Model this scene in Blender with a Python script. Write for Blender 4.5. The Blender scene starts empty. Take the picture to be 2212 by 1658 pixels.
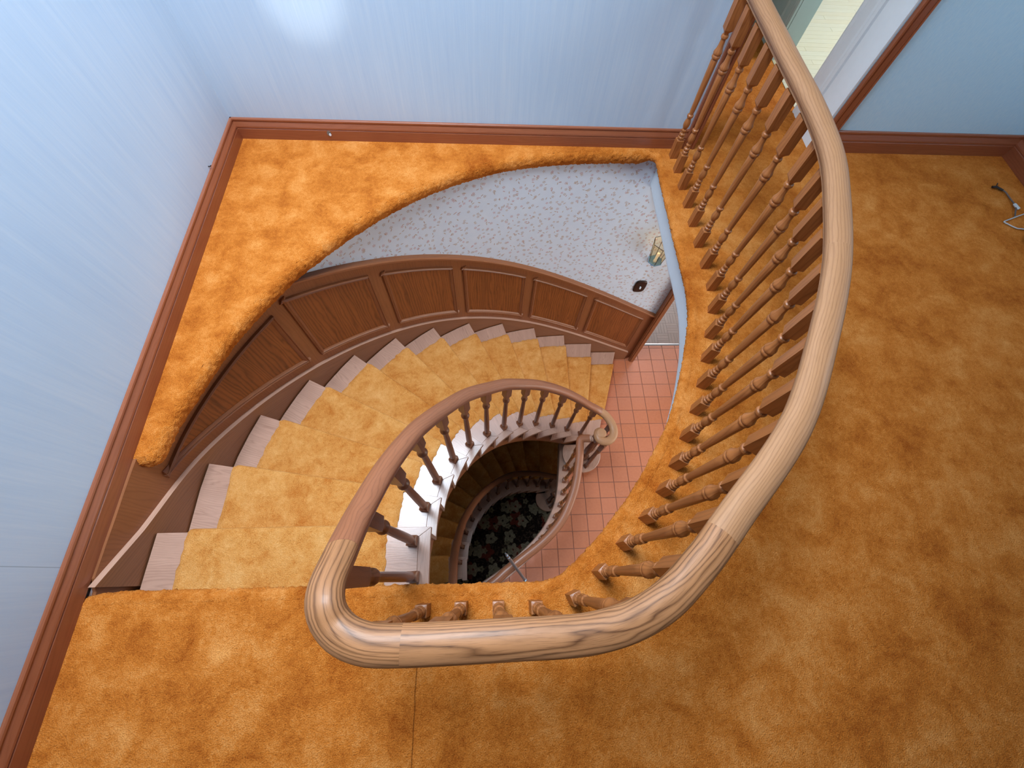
import bpy, math, random
import numpy as np
from mathutils import Vector, Matrix
from mathutils.geometry import delaunay_2d_cdt

random.seed(7)
rng = np.random.default_rng(7)
sc = bpy.context.scene
COL = sc.collection

# ------------------------------------------------------------------ camera
CAM_H = 1.80
def _rot(p, r, y):
    return Matrix.Rotation(y, 3, 'Z') @ Matrix.Rotation(p, 3, 'X') @ Matrix.Rotation(r, 3, 'Z')
cd = bpy.data.cameras.new('camera')
cd.sensor_fit = 'HORIZONTAL'; cd.sensor_width = 36.0
cd.lens = 36.0 * 915.7 / 2212.0
cd.clip_start = 0.02
cam = bpy.data.objects.new('camera', cd); COL.objects.link(cam)
cam.matrix_world = Matrix.Translation((0, 0, CAM_H)) @ _rot(.42753626, .11287543, -.13176424).to_4x4()
sc.camera = cam

# ------------------------------------------------------------------ world, lights, exposure
w = bpy.data.worlds.new('world'); sc.world = w; w.use_nodes = True
w.node_tree.nodes['Background'].inputs[0].default_value = (.55, .72, 1, 1)
w.node_tree.nodes['Background'].inputs[1].default_value = .35
sc.view_settings.view_transform = 'Standard'
sc.view_settings.look = 'None'
sc.view_settings.exposure = 0.0
sc.view_settings.gamma = 1.0
sc.view_settings.use_curve_mapping = False
sc.cycles.use_denoising = True
sc.cycles.max_bounces = 5
sc.cycles.diffuse_bounces = 3
sc.cycles.glossy_bounces = 2
sc.cycles.use_adaptive_sampling = True
sc.cycles.adaptive_threshold = .1
sc.cycles.caustics_reflective = False
sc.cycles.caustics_refractive = False

def area(name, loc, rot, sx, sy, power, color):
    l = bpy.data.lights.new(name, 'AREA'); l.shape = 'RECTANGLE'; l.size = sx; l.size_y = sy
    l.energy = power; l.color = color
    o = bpy.data.objects.new(name, l); COL.objects.link(o); o.location = loc; o.rotation_euler = rot
    return o
# daylight through the roof light over the stairwell, the landing window behind, and the ground-floor windows
area('skylight_daylight', (-.62, 1.37, 4.15), (0, 0, 0), 1.58, 1.74, 320, (.74, .87, 1))
area('landing_window_daylight', (-.2, -2.45, 1.6), (math.radians(90), 0, 0), 1.8, 1.3, 2.5, (1, .97, .93))
area('hall_window_daylight', (3.3, .6, -1.35), (0, math.radians(90), 0), 1.7, 2.0, 52, (1, .96, .90))
area('bedroom_window_daylight', (4.6, 3.3, 1.5), (0, math.radians(80), 0), 1.2, 1.2, 90, (1, .99, .96))
area('parquet_room_daylight', (2.6, 4.4, -1.3), (math.radians(-90), 0, 0), 1.4, 1.4, 45, (.9, .95, 1))
area('basement_light', (1.9, -.9, -3.5), (0, 0, 0), .6, .6, 10, (1, .9, .78))

fill = area('side_fill_light', (3.36, .95, 1.75), (0, 0, 0), .9, 1.0, 20, (.80, .91, 1))  # unseen fill lamp added to brighten the blue wall by the doorway
fill.rotation_euler = Vector((-.75, 1, -.30)).to_track_quat('-Z', 'Y').to_euler()
# low sun slipping through the landing window onto the back wall
sl = bpy.data.lights.new('sun_through_window', 'SPOT'); sl.energy = 420; sl.color = (1, .96, .88); sl.spot_size = math.radians(5.5); sl.spot_blend = 1.0; sl.shadow_soft_size = .02
so_ = bpy.data.objects.new('sun_through_window', sl); COL.objects.link(so_); so_.location = (-.2, -2.4, 2.4)
so_.rotation_euler = (Vector((-.86, 2.475, .72))-Vector(so_.location)).to_track_quat('-Z', 'Y').to_euler()

# ------------------------------------------------------------------ geometry helpers
def cr(pts, n):
    """Catmull-Rom through pts, n samples per span."""
    P = [np.array(p, float) for p in pts]
    P = [2*P[0]-P[1]] + P + [2*P[-1]-P[-2]]
    out = []
    for i in range(1, len(P)-2):
        a, b, c, d = P[i-1:i+3]
        for j in range(n):
            t = j/n
            out.append(.5*((2*b)+(c-a)*t+(2*a-5*b+4*c-d)*t*t+(3*b-a-3*c+d)*t**3))
    out.append(P[-2])
    return np.array(out)

def resample(P, step):
    P = np.asarray(P, float)
    d = np.r_[0, np.cumsum(np.linalg.norm(np.diff(P, axis=0), axis=1))]
    n = max(2, int(round(d[-1]/step))+1)
    t = np.linspace(0, d[-1], n)
    return np.stack([np.interp(t, d, P[:, i]) for i in range(P.shape[1])], 1)

class Table:
    """smooth curve by parameter s from a table of points"""
    def __init__(self, s, pts):
        self.s = np.array(s, float); self.p = np.array(pts, float)
    def __call__(self, s):
        S, P = self.s, self.p
        i = int(np.clip(np.searchsorted(S, s)-1, 0, len(S)-2))
        h = S[i+1]-S[i]; t = (s-S[i])/h
        def m(k):
            if k == 0: return (P[1]-P[0])/(S[1]-S[0])
            if k == len(S)-1: return (P[-1]-P[-2])/(S[-1]-S[-2])
            return (P[k+1]-P[k-1])/(S[k+1]-S[k-1])
        if t < 0: return P[0]+m(0)*(s-S[0])
        if t > 1: return P[-1]+m(len(S)-1)*(s-S[-1])
        return ((2*t**3-3*t*t+1)*P[i]+(t**3-2*t*t+t)*h*m(i)+(-2*t**3+3*t*t)*P[i+1]+(t**3-t*t)*h*m(i+1))
    def tan(self, s):
        d = self(s+.02)-self(s-.02); return d/np.linalg.norm(d)
    def off(self, s, o):
        t = self.tan(s); return self(s)+np.array([-t[1], t[0]])*o

class MB:
    def __init__(self): self.v = []; self.f = []; self.uv = []
    def vert(self, p, uv=(0, 0)):
        self.v.append(tuple(float(c) for c in p)); self.uv.append(tuple(float(c) for c in uv)); return len(self.v)-1
    def grid(self, P, UV=None, close=False, flip=False):
        """P: list of rows of points"""
        r = len(P); c = len(P[0]); b = len(self.v)
        for i in range(r):
            for j in range(c): self.vert(P[i][j], UV[i][j] if UV is not None else (0, 0))
        for i in range(r-1):
            for j in range(c-1 if not close else c):
                k = (j+1) % c
                q = (b+i*c+j, b+(i+1)*c+j, b+(i+1)*c+k, b+i*c+k)
                self.f.append(q[::-1] if flip else q)
        return b
    def face(self, idx): self.f.append(tuple(idx))
    def box(self, x0, x1, y0, y1, z0, z1, grain=None):
        d = (x1-x0, y1-y0, z1-z0)
        if grain is None: grain = int(np.argmax(d))
        self.slab([(x0, y0), (x1, y0), (x1, y1), (x0, y1)], z0, z1, None, grain)
    def slab(self, poly, z0, z1, dirv=None, grain=None, uvz=None):
        """extruded polygon; separate verts per face so each has its own uv. grain: 0 x,1 y,2 z or dirv (2d)"""
        poly = [np.array(p[:2], float) for p in poly]
        A = sum(poly[i][0]*poly[(i+1) % len(poly)][1]-poly[(i+1) % len(poly)][0]*poly[i][1] for i in range(len(poly)))
        if A < 0: poly = poly[::-1]
        if grain == 0 or (dirv is None and grain is None): dirv = (1, 0)
        if grain == 1: dirv = (0, 1)
        if grain == 2: dirv = (1, 0)
        dv = np.array(dirv, float)/np.linalg.norm(dirv); pv = np.array([-dv[1], dv[0]])
        n = len(poly)
        top = [self.vert((p[0], p[1], z1), (p@dv, p@pv)) for p in poly]
        bot = [self.vert((p[0], p[1], z0), (p@dv, p@pv)) for p in poly]
        self.face(top); self.face(bot[::-1])
        for i in range(n):
            a, b = poly[i], poly[(i+1) % n]; L = np.linalg.norm(b-a)
            if grain == 2: uv = [(z0, 0), (z0, L), (z1, L), (z1, 0)]
            else: uv = [(a@dv, z0+a@pv), (b@dv, z0+b@pv), (b@dv, z1+b@pv), (a@dv, z1+a@pv)]
            self.face([self.vert((a[0], a[1], z0), uv[0]), self.vert((b[0], b[1], z0), uv[1]),
                       self.vert((b[0], b[1], z1), uv[2]), self.vert((a[0], a[1], z1), uv[3])])
    def mesh(self, name, smooth=False, weld=False):
        me = bpy.data.meshes.new(name)
        me.from_pydata(self.v, [], self.f)
        ul = me.uv_layers.new(name='UVMap')
        li = np.zeros(len(me.loops), dtype=np.int32); me.loops.foreach_get('vertex_index', li)
        ul.data.foreach_set('uv', np.array(self.uv, dtype=np.float32)[li].ravel())
        if weld:
            import bmesh
            bm = bmesh.new(); bm.from_mesh(me); bmesh.ops.remove_doubles(bm, verts=bm.verts, dist=1e-5); bm.to_mesh(me); bm.free()
        if smooth: me.polygons.foreach_set('use_smooth', [True]*len(me.polygons))
        me.update(); return me

def link(name, me, mat=None, parent=None, smooth_angle=None):
    o = bpy.data.objects.new(name, me); COL.objects.link(o)
    if mat is not None and len(me.materials) == 0: me.materials.append(mat)
    setp(o, parent)
    return o
def setp(o, parent):
    if parent is not None:
        o.parent = parent
        o.matrix_parent_inverse = Matrix.Translation(parent.location).inverted() if parent.parent is None else Matrix.Identity(4)
def bevel(o, wdt=.004, seg=2):
    m = o.modifiers.new('bevel', 'BEVEL'); m.width = wdt; m.segments = seg; m.limit_method = 'ANGLE'; m.angle_limit = math.radians(40)
def tag(o, label=None, cat=None, group=None, kind=None):
    if label: o['label'] = label
    if cat: o['category'] = cat
    if group: o['group'] = group
    if kind: o['kind'] = kind
    return o
def empty(name, loc):
    o = bpy.data.objects.new(name, None); COL.objects.link(o); o.location = loc; o.empty_display_size = .1
    return o
def build(mb, name, mat, parent=None, smooth=False, weld=False):
    return link(name, mb.mesh(name, smooth, weld), mat, parent)
def pip(p, poly):
    x, y = p; c = False; n = len(poly); j = n-1
    for i in range(n):
        xi, yi = poly[i][0], poly[i][1]; xj, yj = poly[j][0], poly[j][1]
        if (yi > y) != (yj > y) and x < (xj-xi)*(y-yi)/(yj-yi)+xi: c = not c
        j = i
    return c
def holed(outer, hole):
    """triangles of outer minus hole -> verts2d, tris"""
    vs = [Vector(p[:2]) for p in outer]+[Vector(p[:2]) for p in hole]
    n = len(outer); m = len(hole)
    es = [(i, (i+1) % n) for i in range(n)]+[(n+i, n+(i+1) % m) for i in range(m)]
    V, E_, F, *_ = delaunay_2d_cdt(vs, es, [], 0, 1e-6)
    out = []
    for f in F:
        c = sum((V[i] for i in f), Vector((0, 0)))/len(f)
        if pip(c, outer) and not pip(c, hole): out.append(tuple(f))
    return V, out
def sweep(path, prof, mb=None, closed_ends=True, uoff=0.0, upv=None):
    """path Nx3, prof list of (w,h): w to the left of travel, h up. closed profile."""
    mb = mb or MB()
    P = np.asarray(path, float); n = len(P)
    T = np.gradient(P, axis=0); T /= np.linalg.norm(T, axis=1)[:, None]
    d = np.r_[0, np.cumsum(np.linalg.norm(np.diff(P, axis=0), axis=1))]
    pr = np.array(prof, float)
    per = np.r_[0, np.cumsum(np.linalg.norm(np.diff(np.vstack([pr, pr[:1]]), axis=0), axis=1))]
    rows, uv = [], []
    for i in range(n):
        t = T[i]; nn = np.array([-t[1], t[0], 0]); nn /= max(np.linalg.norm(nn), 1e-9); up = np.cross(t, nn)
        rows.append([P[i]+nn*a+up*b for a, b in np.vstack([pr, pr[:1]])])
        uv.append([(d[i]+uoff, per[j]) for j in range(len(per))])
    b = mb.grid(rows, uv)
    c = len(pr)+1
    if closed_ends:
        for i, rev in ((0, False), (n-1, True)):
            idx = [mb.vert(rows[i][j], (d[i]+pr[j][0]*.3, pr[j][1]+.5)) for j in range(len(pr))]
            mb.face(idx[::-1] if rev else idx)
    return mb

# ------------------------------------------------------------------ material helpers
class NT:
    def __init__(self, name):
        self.m = bpy.data.materials.new(name); self.m.use_nodes = True
        self.t = self.m.node_tree; self.b = self.t.nodes['Principled BSDF']
    def n(self, typ, _o=0, **kw):
        nd = self.t.nodes.new(typ)
        for k, v in kw.items():
            if k.startswith('_'): setattr(nd, k[1:], v)
            else: self.inp(nd, k, v)
        return nd
    def inp(self, nd, k, v):
        k = int(k[1:]) if k[0] == 'i' and k[1:].isdigit() else k
        s = nd.inputs[k]
        if isinstance(v, bpy.types.NodeSocket): self.t.links.new(v, s)
        elif isinstance(v, bpy.types.Node): self.t.links.new(v.outputs[0], s)
        else: s.default_value = v
    def math(self, op, a, b=0.0, c=None, clamp=False):
        nd = self.t.nodes.new('ShaderNodeMath'); nd.operation = op; nd.use_clamp = clamp
        self.inp(nd, 'i0', a); self.inp(nd, 'i1', b)
        if c is not None: self.inp(nd, 'i2', c)
        return nd.outputs[0]
    def vmath(self, op, a, b=(0, 0, 0), out=0):
        nd = self.t.nodes.new('ShaderNodeVectorMath'); nd.operation = op
        self.inp(nd, 'i0', a); self.inp(nd, 'i1', b); return nd.outputs[out]
    def map(self, v, scale=(1, 1, 1), loc=(0, 0, 0), rot=(0, 0, 0)):
        nd = self.t.nodes.new('ShaderNodeMapping'); self.inp(nd, 'Vector', v)
        nd.inputs['Scale'].default_value = scale; nd.inputs['Location'].default_value = loc; nd.inputs['Rotation'].default_value = rot
        return nd.outputs[0]
    def noise(self, v, scale, detail=3, rough=.5, dist=0.0):
        nd = self.n('ShaderNodeTexNoise', Vector=v, Scale=scale, Detail=detail, Roughness=rough, Distortion=dist); return nd.outputs[0]
    def ramp(self, f, stops, interp='LINEAR'):
        nd = self.t.nodes.new('ShaderNodeValToRGB'); self.inp(nd, 'Fac', f); cr_ = nd.color_ramp; cr_.interpolation = interp
        while len(cr_.elements) < len(stops): cr_.elements.new(.5)
        for e, (p, c) in zip(cr_.elements, stops):
            e.position = p; e.color = (*c, 1) if len(c) == 3 else c
        return nd.outputs[0]
    def mix(self, f, a, b, blend='MIX'):
        nd = self.t.nodes.new('ShaderNodeMix'); nd.data_type = 'RGBA'; nd.blend_type = blend
        self.inp(nd, 'i0', f)
        for k, v in (('i6', a), ('i7', b)):
            if isinstance(v, tuple): v = (*v, 1) if len(v) == 3 else v
            self.inp(nd, k, v)
        return nd.outputs[2]
    def bump(self, h, strength=.5, dist=.01):
        nd = self.n('ShaderNodeBump', Strength=strength, Distance=dist, Height=h)
        self.t.links.new(nd.outputs[0], self.b.inputs['Normal'])
    def out(self, color=None, rough=None, **kw):
        if color is not None: self.inp(self.b, 'Base Color', (*color, 1) if isinstance(color, tuple) and len(color) == 3 else color)
        if rough is not None: self.inp(self.b, 'Roughness', rough)
        for k, v in kw.items(): self.inp(self.b, k.replace('_', ' '), v)
        return self.m
def srgb(r, g, b):
    f = lambda c: (c/255/12.92) if c/255 <= .04045 else ((c/255+.055)/1.055)**2.4
    return (f(r), f(g), f(b))

def wood(name, light, dark, rough=.38, lines=55, coat=.25, contrast=1.0, warp=.06, sharp=2.2):
    m = NT(name)
    uv = m.n('ShaderNodeUVMap').outputs[0]
    rnd = m.n('ShaderNodeObjectInfo').outputs['Random']
    off = m.n('ShaderNodeCombineXYZ', X=m.math('MULTIPLY', rnd, 17.3), Y=m.math('MULTIPLY', rnd, 5.7), Z=0.0)
    v = m.vmath('ADD', uv, off)
    warpn = m.noise(m.map(v, (1.6, 9, 1)), 1.0, 3, .5, .4)
    sep = m.n('ShaderNodeSeparateXYZ', Vector=v)
    band = m.math('FRACT', m.math('MULTIPLY', m.math('ADD', sep.outputs[1], m.math('MULTIPLY', warpn, warp*2)), lines))
    band = m.math('SUBTRACT', 1.0, m.math('ABSOLUTE', m.math('SUBTRACT', m.math('MULTIPLY', band, 2.0), 1.0)))
    band = m.math('POWER', band, sharp)
    broad = m.noise(m.map(v, (1.2, 14, 1)), 1.0, 3, .6, .2)
    pores = m.noise(m.map(v, (22, 520, 1)), 1.0, 2, .6)
    pores = m.math('MULTIPLY', m.math('SUBTRACT', pores, .52, clamp=True), 3.0, clamp=True)
    f = m.math('ADD', m.math('MULTIPLY', band, .42*contrast), m.math('MULTIPLY', m.math('SUBTRACT', broad, .3), .75*contrast))
    f = m.math('ADD', f, m.math('MULTIPLY', pores, .38*contrast), clamp=True)
    col = m.mix(f, light, dark)
    m.bump(m.math('ADD', m.math('MULTIPLY', pores, -1.0), m.math('MULTIPLY', band, -.35)), .12, .002)
    return m.out(col, rough, Coat_Weight=coat, Coat_Roughness=.16, Specular_IOR_Level=.35)

def carpet(name, hi, mid, lo, k=1.0, fine=250, bump=.8, seam=False, scale=1.0):
    m = NT(name)
    co = m.n('ShaderNodeTexCoord').outputs['Object']
    big = m.noise(co, 2.5*scale, 4, .6, .25)
    med = m.noise(m.map(co, (1, 1, 1), (3, 1, 0)), 8*scale, 5, .66, .35)
    sm = m.noise(co, 55, 3, .65, .2)
    fi = m.noise(co, fine, 2, .65)
    vo = m.n('ShaderNodeTexVoronoi', Vector=co, Scale=fine*.9, Randomness=1.0).outputs['Distance']
    f = m.math('ADD', m.math('MULTIPLY', big, .55), m.math('MULTIPLY', med, .62))
    f = m.math('ADD', f, m.math('MULTIPLY', sm, .28))
    f = m.math('ADD', f, m.math('MULTIPLY', fi, .46))
    f = m.math('SUBTRACT', f, m.math('MULTIPLY', vo, .10))
    f = m.math('SUBTRACT', m.math('MULTIPLY', f, 1.85), 1.25)
    col = m.ramp(f, [(.0, lo), (.42, mid), (.85, hi)])
    if seam:
        s = m.n('ShaderNodeSeparateXYZ', Vector=co)
        wob = m.math('MULTIPLY', m.math('SUBTRACT', m.noise(co, 9, 2), .5), .012)
        d = m.math('ABSOLUTE', m.math('ADD', m.math('ADD', s.outputs[0], .262), wob))
        msk = m.math('MULTIPLY', m.math('LESS_THAN', d, .0022), m.math('LESS_THAN', s.outputs[1], -.16))
        col = m.mix(m.math('MULTIPLY', msk, .6), col, tuple(c*.35 for c in lo))
    h = m.math('ADD', m.math('MULTIPLY', fi, .9), m.math('MULTIPLY', sm, .4))
    h = m.math('SUBTRACT', h, m.math('MULTIPLY', vo, .6))
    if bump: m.bump(h, bump, .006)
    return m.out(col, .95, Specular_IOR_Level=.08, Sheen_Weight=.25, Sheen_Roughness=.6, Sheen_Tint=(*hi, 1))

def plain(name, col, rough=.5, **kw):
    m = NT(name); co = m.n('ShaderNodeTexCoord').outputs['Object']
    n = m.noise(co, 30, 3)
    c = m.mix(m.math('MULTIPLY', n, .25), col, tuple(x*.78 for x in col))
    return m.out(c, rough, **kw)

M = {}
M['rail'] = wood('oak_rail', srgb(182, 132, 92), srgb(118, 74, 42), .5, 120, .06, .9, .03, sharp=3)
M['rail_c'] = wood('oak_rail_cathedral', srgb(184, 127, 83), srgb(82, 46, 20), .48, 80, .09, 1.4, .07, sharp=2.4)
M['rail_b'] = wood('oak_rail_darker', srgb(162, 102, 70), srgb(98, 58, 38), .42, 80, .14, .9, .05, sharp=4)
M['baluster'] = wood('oak_baluster', srgb(176, 108, 58), srgb(108, 58, 26), .42, 60, .12, .9)
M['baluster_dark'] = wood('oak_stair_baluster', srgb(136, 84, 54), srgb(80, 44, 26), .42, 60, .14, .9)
M['panel'] = wood('oak_panel', srgb(150, 84, 38), srgb(84, 40, 12), .48, 46, .08, 1.2)
M['frame'] = wood('oak_frame', srgb(148, 90, 54), srgb(106, 60, 34), .42, 60, .16, .7)
M['tread'] = wood('oak_tread', srgb(188, 146, 124), srgb(126, 88, 72), .30, 90, .5, .7, .08)
M['base'] = wood('oak_baseboard', srgb(154, 88, 58), srgb(112, 58, 36), .34, 60, .5, .6)
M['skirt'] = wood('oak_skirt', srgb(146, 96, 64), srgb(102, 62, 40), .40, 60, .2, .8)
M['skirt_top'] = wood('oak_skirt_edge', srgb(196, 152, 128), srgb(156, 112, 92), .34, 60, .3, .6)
OR_HI, OR_MID, OR_LO = srgb(230, 154, 82), srgb(200, 114, 40), srgb(150, 68, 10)
M['carpet'] = carpet('orange_shag_carpet', OR_HI, OR_MID, OR_LO, seam=True)
M['runner'] = carpet('orange_stair_carpet', srgb(226, 166, 100), srgb(208, 140, 70), srgb(178, 96, 28), scale=1.4)
M['white'] = plain('white_paint', srgb(222, 234, 242), .5)
M['casing_white'] = plain('white_casing_paint', srgb(232, 240, 246), .35)
M['casing_green'] = plain('pale_green_paint', srgb(176, 194, 188), .35)
M['ceiling'] = plain('ceiling_paint', srgb(160, 162, 165), .9)
M['wall_dim'] = plain('taupe_paint', srgb(150, 140, 128), .8)
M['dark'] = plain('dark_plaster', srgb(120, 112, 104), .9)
M['bronze'] = plain('dark_bronze', srgb(58, 44, 38), .35, Metallic=.7)
M['steel'] = plain('blue_grey_metal', srgb(112, 152, 182), .32, Metallic=.25)
M['alu'] = plain('aluminium', srgb(190, 205, 214), .25, Metallic=.9)
M['candle'] = plain('candle_sleeve', srgb(226, 214, 200), .5)
M['cable'] = plain('black_cable', srgb(40, 34, 32), .5)
M['cable_grey'] = plain('grey_cable', srgb(104, 92, 88), .5)
M['wire'] = plain('white_wire', srgb(200, 205, 208), .4)
M['brass_strip'] = plain('threshold_metal', srgb(150, 140, 135), .3, Metallic=.8)

def grasscloth():
    m = NT('grasscloth_wallpaper'); co = m.n('ShaderNodeTexCoord').outputs['Object']
    a = m.noise(m.map(co, (38, 38, 1.6)), 1.0, 4, .6)
    b = m.noise(m.map(co, (150, 150, 5)), 1.0, 3, .6)
    c = m.noise(co, 1.3, 2)
    f = m.math('ADD', m.math('MULTIPLY', a, .55), m.math('ADD', m.math('MULTIPLY', b, .35), m.math('MULTIPLY', c, .35)))
    col = m.ramp(f, [(.38, srgb(176, 198, 221)), (.62, srgb(187, 206, 225)), (.85, srgb(198, 213, 228))])
    s = m.n('ShaderNodeSeparateXYZ', Vector=co)
    d = m.math('ABSOLUTE', m.math('SUBTRACT', s.outputs[1], .07))
    msk = m.math('MULTIPLY', m.math('LESS_THAN', d, .0016), m.math('LESS_THAN', s.outputs[0], -1.3))
    col = m.mix(m.math('MULTIPLY', msk, .45), col, srgb(110, 130, 150))
    m.bump(m.math('ADD', a, b), .05, .002)
    return m.out(col, .8)
M['wall'] = grasscloth()
def bluewall():
    m = NT('blue_wallpaper'); co = m.n('ShaderNodeTexCoord').outputs['Object']
    b = m.noise(m.map(co, (120, 120, 30)), 1.0, 3, .6)
    col = m.ramp(b, [(.35, srgb(186, 226, 250)), (.65, srgb(198, 232, 252))])
    m.bump(b, .08, .003)
    return m.out(col, .7)
M['wall_blue'] = bluewall()

def floral():
    """white paper with scattered sprigs; uv in metres"""
    m = NT('floral_wallpaper'); uv = m.n('ShaderNodeUVMap').outputs[0]
    base = m.mix(m.noise(uv, 14, 3), srgb(206, 216, 230), srgb(220, 227, 236))
    def flowers(scale, loc, rad, petals, thr):
        v = m.map(uv, (scale, scale, 1), loc)
        vo = m.n('ShaderNodeTexVoronoi', Vector=v, Scale=1.0, Randomness=.85); vo.voronoi_dimensions = '2D'
        loc_ = m.vmath('SUBTRACT', v, vo.outputs['Position'])
        s = m.n('ShaderNodeSeparateXYZ', Vector=loc_)
        r = m.vmath('LENGTH', loc_, out=1)
        csep = m.n('ShaderNodeSeparateColor', Color=vo.outputs['Color'])
        th = m.math('ADD', m.math('ARCTAN2', s.outputs[1], s.outputs[0]), m.math('MULTIPLY', csep.outputs[0], 6.28))
        pet = m.math('MULTIPLY_ADD', m.math('COSINE', m.math('MULTIPLY', th, petals)), .36, .64)
        ins = m.math('LESS_THAN', r, m.math('MULTIPLY', pet, rad*scale))
        hole = m.math('GREATER_THAN', r, rad*scale*.22)
        keep = m.math('LESS_THAN', csep.outputs[1], thr)
        return m.math('MULTIPLY', m.math('MULTIPLY', ins, hole), keep), csep.outputs[2]
    def leaves(scale, loc, a, b, thr):
        v = m.map(uv, (scale, scale, 1), loc)
        vo = m.n('ShaderNodeTexVoronoi', Vector=v, Scale=1.0, Randomness=1.0); vo.voronoi_dimensions = '2D'
        l = m.vmath('SUBTRACT', v, vo.outputs['Position'])
        csep = m.n('ShaderNodeSeparateColor', Color=vo.outputs['Color'])
        vr = m.n('ShaderNodeVectorRotate', Vector=l, Angle=m.math('MULTIPLY', csep.outputs[0], 6.28)); vr.rotation_type = 'Z_AXIS'
        s = m.n('ShaderNodeSeparateXYZ', Vector=vr.outputs[0])
        e = m.math('ADD', m.math('POWER', m.math('DIVIDE', m.math('ABSOLUTE', s.outputs[0]), a*scale), 2.0), m.math('POWER', m.math('DIVIDE', m.math('ABSOLUTE', s.outputs[1]), b*scale), 2.0))
        return m.math('MULTIPLY', m.math('LESS_THAN', e, 1.0), m.math('LESS_THAN', csep.outputs[1], thr)), csep.outputs[2]
    c = base
    for (msk, r), pal in ((flowers(16, (0, 0, 0), .0128, 6, .95), (srgb(172, 136, 104), srgb(186, 128, 118))),
                          (flowers(15, (5.3, 2.1, 0), .0110, 5, .6), (srgb(186, 152, 118), srgb(190, 124, 124))),
                          (leaves(15, (1.7, 3.9, 0), .0105, .0036, .8), (srgb(176, 148, 122), srgb(168, 132, 112))),
                          (leaves(15, (9.1, 7.7, 0), .009, .0032, .65), (srgb(182, 150, 116), srgb(186, 134, 124)))):
        c = m.mix(m.math('MULTIPLY', msk, .72), c, m.mix(m.math('GREATER_THAN', r, .6), pal[0], pal[1]))
    return m.out(c, .65)
M['floral'] = floral()

def tilemat():
    m = NT('terracotta_tile'); co = m.n('ShaderNodeTexCoord').outputs['Object']
    rnd = m.n('ShaderNodeObjectInfo').outputs['Random']
    n = m.noise(co, 40, 3)
    c = m.mix(n, srgb(188, 114, 76), srgb(168, 94, 60))
    c = m.mix(m.math('MULTIPLY', rnd, .35), c, srgb(194, 118, 88))
    m.bump(n, .05, .002)
    return m.out(c, .28, Coat_Weight=.25, Coat_Roughness=.15)
M['tile'] = tilemat()
M['grout'] = plain('tile_grout', srgb(136, 92, 76), .7)
def parquet():
    m = NT('grey_brown_parquet'); uv = m.n('ShaderNodeUVMap').outputs[0]
    rnd = m.n('ShaderNodeObjectInfo').outputs['Random']
    g = m.noise(m.map(uv, (14, 160, 1)), 1.0, 3)
    c = m.mix(g, srgb(150, 122, 106), srgb(112, 90, 80))
    c = m.mix(m.math('MULTIPLY', rnd, .5), c, srgb(150, 120, 104))
    return m.out(c, .38)
M['parquet'] = parquet()
def maple():
    m = NT('maple_strip'); uv = m.n('ShaderNodeUVMap').outputs[0]
    rnd = m.n('ShaderNodeObjectInfo').outputs['Random']
    g = m.noise(m.map(uv, (5, 90, 1)), 1.0, 3)
    c = m.mix(g, srgb(216, 206, 176), srgb(198, 186, 150))
    c = m.mix(m.math('MULTIPLY', rnd, .6), c, srgb(208, 190, 150))
    return m.out(c, .22, Coat_Weight=.3)
M['maple'] = maple()
def rug():
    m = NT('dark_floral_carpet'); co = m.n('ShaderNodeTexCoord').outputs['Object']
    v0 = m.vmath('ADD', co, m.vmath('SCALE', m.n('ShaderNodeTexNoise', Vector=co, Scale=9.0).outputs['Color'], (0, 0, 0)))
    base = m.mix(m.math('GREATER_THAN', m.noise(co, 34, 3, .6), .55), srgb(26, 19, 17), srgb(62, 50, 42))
    def fl(scale, loc, rad, thr, colr, base):
        v = m.map(co, (scale, scale, 0), loc)
        vo = m.n('ShaderNodeTexVoronoi', Vector=v, Scale=1.0, Randomness=.9); vo.voronoi_dimensions = '2D'
        l = m.vmath('SUBTRACT', v, vo.outputs['Position']); s = m.n('ShaderNodeSeparateXYZ', Vector=l)
        r = m.vmath('LENGTH', l, out=1); cs = m.n('ShaderNodeSeparateColor', Color=vo.outputs['Color'])
        th = m.math('ARCTAN2', s.outputs[1], s.outputs[0])
        pet = m.math('MULTIPLY_ADD', m.math('COSINE', m.math('MULTIPLY', th, 5.0)), .16, .84)
        msk = m.math('MULTIPLY', m.math('LESS_THAN', r, m.math('MULTIPLY', pet, rad)), m.math('GREATER_THAN', r, rad*.16))
        msk = m.math('MULTIPLY', msk, m.math('LESS_THAN', cs.outputs[1], thr))
        spk = m.math('MULTIPLY_ADD', m.noise(co, 38, 4, .7), 1.5, -.1)
        return m.mix(m.math('MULTIPLY', msk, spk, clamp=True), base, colr)
    c = fl(2.6, (.3, .2, 0), .36, .6, srgb(104, 44, 34), base)
    c = fl(4.2, (1.3, .7, 0), .46, .5, srgb(138, 130, 110), c)
    c = fl(7.5, (.7, 2.4, 0), .40, .35, srgb(122, 114, 92), c)
    m.bump(m.noise(co, 160, 2), .4, .006)
    return m.out(c, .95, Specular_IOR_Level=.1)
M['rug'] = rug()
def amber():
    m = NT('amber_glass'); t = m.t
    gl = m.n('ShaderNodeBsdfGlossy', Roughness=.1); tr = m.n('ShaderNodeBsdfTransparent', Color=(.98, .93, .82, 1))
    mx = m.n('ShaderNodeMixShader', Fac=.03); t.links.new(tr.outputs[0], mx.inputs[1]); t.links.new(gl.outputs[0], mx.inputs[2])
    t.links.new(mx.outputs[0], t.nodes['Material Output'].inputs['Surface'])
    return m.m
M['amber'] = amber()

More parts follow.
